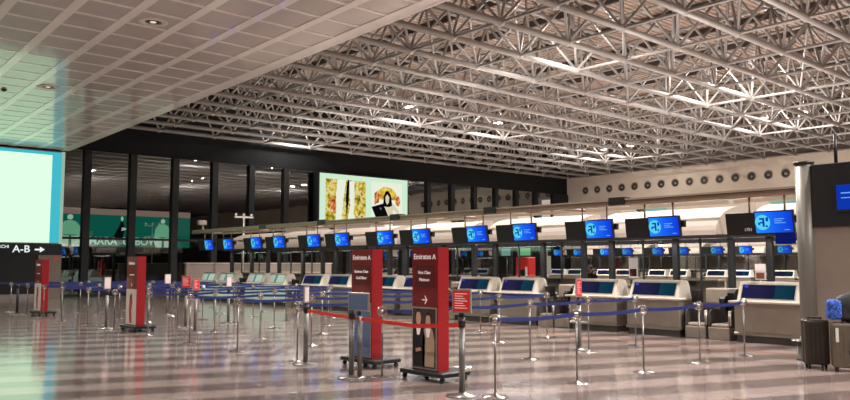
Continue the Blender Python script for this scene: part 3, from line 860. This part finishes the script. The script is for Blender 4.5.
for (i, j), o in posts.items():
    if i < 4:
        k = i
        if k not in cache: cache[k] = belt_mesh(RX[i+1]-RX[i], 0).mesh('belt', 'belt_blue')
        b = bpy.data.objects.new('belt', cache[k]); C.objects.link(b); b.parent = o
    # cross belts closing the lane ends
    if (i == 4 and j % 2 == 0 and 1 < j < len(RYS)-1):
        b = belt_mesh(0, RYS[j+1]-RYS[j]).build('belt', 'belt_blue', o)

def make_thick(x, y, label, sign=None, rz=-pi/2, h=.95, black=False):
    t = thing('belt_stand', label, 'barrier post', (x, y, 0), 0, 'thick belt posts')
    MB().lathe([(0, .045), (.05, .045), (.07, .03), (.19, .016), (.2, 0), (0, 0)], n=24).build('base', 'steel_post', t)
    MB().tube((0, 0, .03), (0, 0, h-.12), .038, 14).build('pole', 'black_soft' if black else 'steel_thick', t)
    MB().tube((0, 0, h-.12), (0, 0, h), .046, 14).build('cassette', 'black', t)
    if sign:
        w, hh, mm, z0 = sign
        s = bpy.data.objects.new('sign_holder', None)
        q = MB().use('frame_grey').box(-w/2, w/2, -.008, .012, 0, hh).use('black').box(-.03, .03, -.012, .014, -.05, 0).use(mm).box(-w/2+.018, w/2-.018, -.012, -.008, .018, hh-.018)
        q = q.build('sign_holder', None, t); q.location = (0, 0, z0); q.rotation_euler = (0, 0, rz)
        if mm == 'sign_red':
            l = MB()
            for k in range(7): l.box(-w/2+.045, w/2-.05-.03*(k % 3), -.014, -.012, hh*.2+k*hh*.1, hh*.2+k*hh*.1+.008)
            l.build('text_line', 'white_print', q)
    return t
face = yaw-pi/2
ts = make_thick(6.69, 6.86, 'thick steel belt post with a red notice, where the red tape ends', (.28, .29, 'sign_red', 1.0), -pi/2+.2)
make_thick(6.88, 10.62, 'thick steel belt post with narrow white notice, where the red tape starts', (.2, .26, 'sign_white', .98), radians(35))
ta = make_thick(6.58, 8.98, 'thick steel belt post carrying a blue notice before the red totem sign')
MB().tube((.05, -.13, .03), (.05, -.13, .86), .034, 14).build('pole', 'steel_thick', ta)
q = MB().use('frame_grey').rbox(-.24, .24, -.01, .015, 0, .26, .006, 1).use('poster_blue').box(-.215, .215, -.014, -.009, .025, .235).use('black').box(-.03, .03, 0, .02, -.06, 0).build('sign_holder', None, ta)
q.location = (0, -.16, .94); q.rotation_euler = (0, 0, -pi/2)
make_thick(8.12, 17.25, 'thick grey belt post with a red notice on top in the left middle lanes', (.2, .28, 'sign_red', .98), radians(10))
make_thick(10.11, 19.46, 'thick grey belt post with a pale pink notice on top in the left middle lanes', (.2, .28, 'sign_white', .98), radians(20))
make_thick(6.93, 19.68, 'thick belt post with a white notice on top left of the second red totem', (.2, .3, 'sign_white', .98), radians(20))
make_thick(10.24, 23.78, 'thick belt post with a pale notice on top right of the second red totem', (.24, .3, 'sign_white', .98), radians(20))
make_thick(6.76, 27.12, 'thick black belt post beside the farthest red totem', black=True)
make_thick(11.94, 9.08, 'thick steel belt post with a red notice before the third desk', (.22, .34, 'sign_red', .98), radians(10))
make_thick(8.57, 18.75, 'thick belt post with a square red notice facing the hall at far left', (.3, .3, 'sign_red', 1.0), -pi/2+.4)
# red tape from post to post
q = MB()
pts = [(0, 0, .86), (-.12, -.9, .835), (-.24, -1.7, .83), (-.26, -2.2, .82), (-.27, -3.0, .8), (-.26, -3.78, .86)]
for a, b in zip(pts, pts[1:]):
    a, b = Vector(a), Vector(b); dz = Vector((0, 0, .025)); dn = Vector((.003, 0, 0))
    q.poly([a-dz-dn, b-dz-dn, b+dz-dn, a+dz-dn]); q.poly([a+dz+dn, b+dz+dn, b-dz+dn, a-dz+dn]); q.poly([a+dz-dn, b+dz-dn, b+dz+dn, a+dz+dn]); q.poly([a-dz+dn, b-dz+dn, b-dz-dn, a-dz-dn])
tp = tag(q.build('barrier_tape', 'tape_red'), 'red barrier tape strung from post to post before the red totems', 'barrier tape'); tp.location = (6.88, 10.62, 0)

# ------------------------------------------------------------------ red totem signs on castor bases
def totem(x, y, label, kind, w=.53, H=1.83):
    """board faces -x; y is the middle of the board"""
    t = thing('totem_sign', label, 'totem sign', (x, y, 0))
    MB().rbox(-.1, .45, -.45, .43, .07, .135, .015, 2).build('base_plate', 'black', t)
    for cx in (-.04, .38):
        for cy in (-.4, .38):
            c = MB().tube((cx, cy-.015, .035), (cx, cy+.015, .035), .035, 12); c.box(cx-.012, cx+.012, cy-.022, cy+.022, .035, .075)
            c.build('castor', 'rubber', t)
    b = MB().use('totem_red').box(0, .2, -w/2, w/2, .135, H).use('totem_red_edge').box(.0, .2, -w/2-.012, -w/2, .135, H).build('board', None, t)
    if kind != 'far':
        text_part('Emirates', 'lettering', 'white_print', t, .105, (-.006, .045, H-.13), ROT_NX, sx=1.0)
        text_part('^', 'emblem', 'white_print', t, .16, (-.006, -.2, H-.16), ROT_NX)
        MB().box(-.005, 0, -w/2+.07, w/2-.07, H-.56, H-.25).build('inset_panel', 'totem_dark_red', t)
        l1, l2 = ('First Class', 'Platinum') if kind == 'front' else ('Business Class', 'Gold Silver')
        text_part(l1, 'lettering', 'white_print', t, .062, (-.009, 0, H-.35), ROT_NX); text_part(l2, 'lettering', 'white_print', t, .062, (-.009, 0, H-.45), ROT_NX)
        a = MB().box(-.006, -.001, -.05, .05, H-.735, H-.72)
        a.poly([(-.006, -.02, H-.67), (-.006, -.06, H-.7275), (-.006, -.035, H-.7275), (-.006, .0, H-.67)]); a.poly([(-.006, -.035, H-.7275), (-.006, -.06, H-.7275), (-.006, -.02, H-.785), (-.006, .0, H-.785)])
        a.build('arrow', 'white_print', t)
        p = MB().use('frame_grey').box(-.012, 0, -w/2+.01, w/2-.01, .15, 1.0).use('poster_dark' if kind == 'front' else 'poster_blue').box(-.016, -.012, -w/2+.03, w/2-.03, .17, .98).build('poster', None, t)
        if kind == 'front':
            for (cy, s, col, hair) in ((.11, 1.06, 'cloth_black', 'hair'), (-.09, 1.0, 'print_jacket', 'hair')):
                def pp(pts, m, nm, lay): MB().poly([(-.016-.0015*lay, cy+a*s, .19+b*s) for a, b in pts]).build(nm, m, p)
                pp([(-.12, 0), (-.13, .36), (-.09, .5), (-.03, .55), (.03, .55), (.09, .5), (.12, .36), (.11, 0)], col, 'printed_figure', 1)
                pp([(-.035, .54), (-.05, .6), (-.045, .68), (0, .72), (.045, .68), (.05, .6), (.035, .54)], 'print_flesh', 'printed_head', 2)
                pp([(-.05, .64), (-.055, .7), (0, .75), (.055, .7), (.05, .64), (.035, .7), (-.035, .7)], hair, 'printed_hair', 3)
                pp([(-.02, .4), (-.05, .52), (.05, .52), (.03, .4)], 'white_print', 'printed_shirt', 2)
                pp([(-.06, .2), (-.04, .24), (.06, .22), (.05, .17)], 'print_flesh', 'printed_hand', 3)
    else:
        text_part('Emirates', 'lettering', 'white_print', t, .105, (-.006, .02, H-.16), ROT_NX)
        l = MB()
        l.box(-.005, 0, -.14, .14, H-.45, H-.43)
        l.build('text_line', 'white_print', t)
        a = MB().poly([(-.006, .02, H-.62), (-.006, -.04, H-.68), (-.006, .02, H-.74), (-.006, .0, H-.68)]); a.build('arrow', 'white_print', t)
        p = MB().use('poster_white').box(-.012, 0, -w/2+.02, w/2-.04, .16, 1.0).build('poster', None, t)
        MB().poly([(-.014, .05, .2), (-.014, .1, .5), (-.014, .06, .85), (-.014, -.06, .9), (-.014, -.12, .7), (-.014, -.06, .5), (-.014, -.1, .2)]).build('printed_figure', 'print_red', p)
        MB().poly([(-.015, .0, .74), (-.015, .03, .82), (-.015, .0, .9), (-.015, -.05, .86), (-.015, -.05, .76)]).build('printed_head', 'hair', p)
    return t
mat('poster_dark', (62, 54, 50), .35, noise=.15, nscale=3)
mat('poster_white', (214, 200, 190), .45, noise=.08, nscale=3, emit=.06)
mat('print_red', (176, 70, 66), .5)
mat('print_flesh', (208, 166, 142), .5)
mat('print_jacket', (186, 158, 134), .5)
totem(7.22, 8.14, 'tall red airline totem sign with a dark poster of two people, nearest of the totems', 'front')
totem(7.42, 9.87, 'tall red airline totem sign behind the blue notice post, second nearest totem', 'second')
totem(7.15, 18.68, 'red totem sign with white poster standing alone in the left lanes', 'far', w=.66, H=1.78)
totem(7.1, 26.2, 'red totem sign with white poster beside the black post, farthest totem under the gate sign', 'far', w=.72, H=1.74)

# ------------------------------------------------------------------ end of the island: silver pillar, taupe wall and black display box
mb = MB().use('pillar').tube((14.08, 5.74, 0), (14.08, 5.74, 3.36), .15, 28).use('black').tube((14.08, 5.74, 3.36), (14.08, 5.74, 3.4), .17, 28).use('taupe_dark').tube((14.08, 5.74, 0), (14.08, 5.74, .12), .165, 28)
tag(mb.build('pillar', None), 'silver round pillar at the end of the desk row', 'pillar', kind='structure')
tag(MB().box(14.05, 14.25, 1.0, 5.6, 0, 2.24).build('wall_kiosk', 'taupe'), kind='structure')
t = thing('display_box', 'large black display box with a blue screen above the taupe wall, beside the silver pillar', 'display', (14.02, 4.2, 2.24))
MB().rbox(-.02, .4, -2.6, 1.4, 0, 1.09, .01, 1).build('case', 'black', t)
fr = MB().box(-.05, -.02, .05, .99, .24, .74).build('screen_frame', 'black', t)
sc = MB().box(-.056, -.05, .07, .97, .28, .7).build('screen', 'lcd_dark', t)
MB().box(-.058, -.056, .5, .9, .55, .57).box(-.058, -.056, .62, .9, .47, .485).build('text_line', 'lcd_line', sc)
MB().tube((.2, 1.05, 1.09), (.2, 1.05, 1.62), .03, 8).build('top_pole', 'black', t)

t = thing('ash_bollard', 'short dark bollard with a silver disc top at the foot of the pillar', 'bollard', (13.42, 5.62, 0))
MB().lathe([(0, 0), (.09, 0), (.09, .03), (.07, .04), (.07, .32), (0, .32)], n=18).build('body', 'desk_end', t)
MB().lathe([(0, .36), (.1, .35), (.16, .335), (.16, .315), (0, .315)], n=20).build('top', 'chrome', t)

# suitcases
def suitcase(loc, rz, w, d, h, m, label, tagged):
    t = thing('suitcase', label, 'suitcase', loc, rz)
    MB().rbox(-w/2, w/2, -d/2, -.005, .06, h, .035, 3).build('front_shell', m, t)
    MB().rbox(-w/2, w/2, .005, d/2, .06, h, .035, 3).build('rear_shell', m, t)
    MB().box(-w/2+.02, w/2-.02, -.008, .008, .08, h-.02).build('zip_seam', 'black', t)
    for x in (-w/2+.06, w/2-.06):
        for y in (-d/2+.05, d/2-.05):
            MB().tube((x-.012, y, .03), (x+.012, y, .03), .03, 12).box(x-.018, x+.018, y-.012, y+.012, .03, .075).build('wheel', 'rubber', t)
    q = MB()
    for k in range(4): q.rbox(-w/2+.05+k*(w-.1)/4, -w/2+.05+k*(w-.1)/4+.03, -d/2-.006, -d/2+.01, .12, h-.1, .005, 1)
    q.build('rib', m, t)
    MB().tube((-.09, -.0, h), (-.09, -.0, h+.03), .012).tube((.09, 0, h), (.09, 0, h+.03), .012).tube((-.1, 0, h+.03), (.1, 0, h+.03), .014).build('top_handle', 'black', t)
    if tagged:
        MB().box(-w/2+.05, -w/2+.09, -d/2-.012, -d/2-.002, h-.28, h-.07).build('luggage_label', 'tag_white', t)
        l = MB().rbox(-.03, .03, -d/2-.02, -d/2-.002, h*.36, h*.44, .01, 2).rbox(-.014, .014, -d/2-.018, -d/2-.002, h*.43, h*.64, .006, 1)
        l.build('lock_handle', 'black', t)
    return t
suitcase((12.6, 5.07, 0), yaw-pi/2+radians(-12), .35, .28, .74, 'suitcase_dark', 'dark brown hard suitcase standing next to the pillar bollard', False)
suitcase((12.55, 4.55, 0), yaw-pi/2+radians(-22), .5, .3, .72, 'suitcase', 'lighter brown hard suitcase with a white label and black lock at the right edge', True)
t = thing('duffel_bag', 'black duffel bag with blue patterned ends lying on top of the suitcases', 'bag', (12.62, 4.5, .765), yaw-pi/2+radians(-20))
def bagmat():
    m = mat('bag_pattern', (30, 60, 140), .7); nt = m.node_tree; b = nt.nodes['Principled BSDF']
    v = nt.nodes.new('ShaderNodeTexVoronoi'); v.inputs['Scale'].default_value = 34
    r = nt.nodes.new('ShaderNodeValToRGB'); r.color_ramp.elements[0].color = lin(14, 20, 50); r.color_ramp.elements[1].color = lin(52, 98, 200); r.color_ramp.elements[1].position = .75; r.color_ramp.elements[0].position = .25
    tc = nt.nodes.new('ShaderNodeTexCoord'); nt.links.new(tc.outputs['Object'], v.inputs['Vector'])
    nt.links.new(v.outputs['Distance'], r.inputs['Fac']); nt.links.new(r.outputs['Color'], b.inputs['Base Color'])
bagmat()
MB().ball((.1, 0, .18), 1, 20, (.42, .17, .25)).rbox(-.2, .36, -.14, .14, .0, .2, .05, 3).build('body', 'black_soft', t)
MB().rbox(-.37, -.17, -.165, .165, .0, .3, .06, 3).build('end_panel', 'bag_pattern', t)
MB().ball((.24, -.06, .15), 1, 16, (.17, .14, .15)).build('side_panel', 'bag_pattern', t)
MB().torus((.1, 0, .41), .1, .012, (0, 1, 0), 18, 6).build('handle', 'black', t)

# ------------------------------------------------------------------ light
def area(loc, rot, sx, sy, e, col=(1, .95, .9)):
    ld = bpy.data.lights.new('area', 'AREA'); ld.shape = 'RECTANGLE'; ld.size = sx; ld.size_y = sy; ld.energy = e; ld.color = col
    o = bpy.data.objects.new('area_lamp', ld); C.objects.link(o); o.location = loc; o.rotation_euler = rot
    return o
# added upward fill lights without fixtures, brightening the roof truss from below
for x, y, e in ((20.5, 10, 200), (20.5, 20, 200), (20.5, 30, 210), (33, 12, 170), (33, 24, 190), (47.5, 20, 110), (47.5, 32, 110)):
    area((x, y, 3.9), (pi, 0, 0), 1.5, 6, e)
def spot(loc, e, ang, r=.15, col=(1, .955, .915)):
    ld = bpy.data.lights.new('spot', 'SPOT'); ld.energy = e; ld.spot_size = radians(ang); ld.spot_blend = .6; ld.shadow_soft_size = r; ld.color = col
    o = bpy.data.objects.new('spot_lamp', ld); C.objects.link(o); o.location = loc
    return o
for x, y in FP[:9]: spot((x, y, 8.4), 4200, 150)
for x, y, e in ((14.72, 10, 3500), (14.72, 20, 2200), (14.72, 30, 1300), (14.72, 0, 3800), (20.96, 6, 3500), (20.96, -4, 3500), (11.6, -4, 3800), (27, -4, 3500), (14.72, -14, 3500), (27, -14, 3500)): spot((x, y, 8.4), e, 150)  # added downward fill below the roof, with no fixtures of its own
for x in (6.9, -1.5):
    for y in (-8.5, 0., 8.5, 17., 25.5): spot((x, y, SZ-.08), 900, 150, .1)
# canopy under-lights over the work places
for y in PAIRS:
    area((16.75, y, 2.1), (0, 0, 0), .3, 2.6, 14)
for y in (23.1, 27.2, 31.3, 35.4): area((46.2, y, 2.1), (0, 0, 0), .3, 2.6, 30)
w = bpy.data.worlds.new('hall_world'); bpy.context.scene.world = w; w.use_nodes = True
w.node_tree.nodes['Background'].inputs[0].default_value = lin(190, 172, 162); w.node_tree.nodes['Background'].inputs[1].default_value = 1.5
vs = bpy.context.scene.view_settings
vs.view_transform = 'Standard'; vs.look = 'None'; vs.exposure = 0; vs.gamma = 1
bpy.context.scene.cycles.max_bounces = 8
bpy.context.scene.cycles.diffuse_bounces = 4
bpy.context.scene.cycles.use_denoising = True
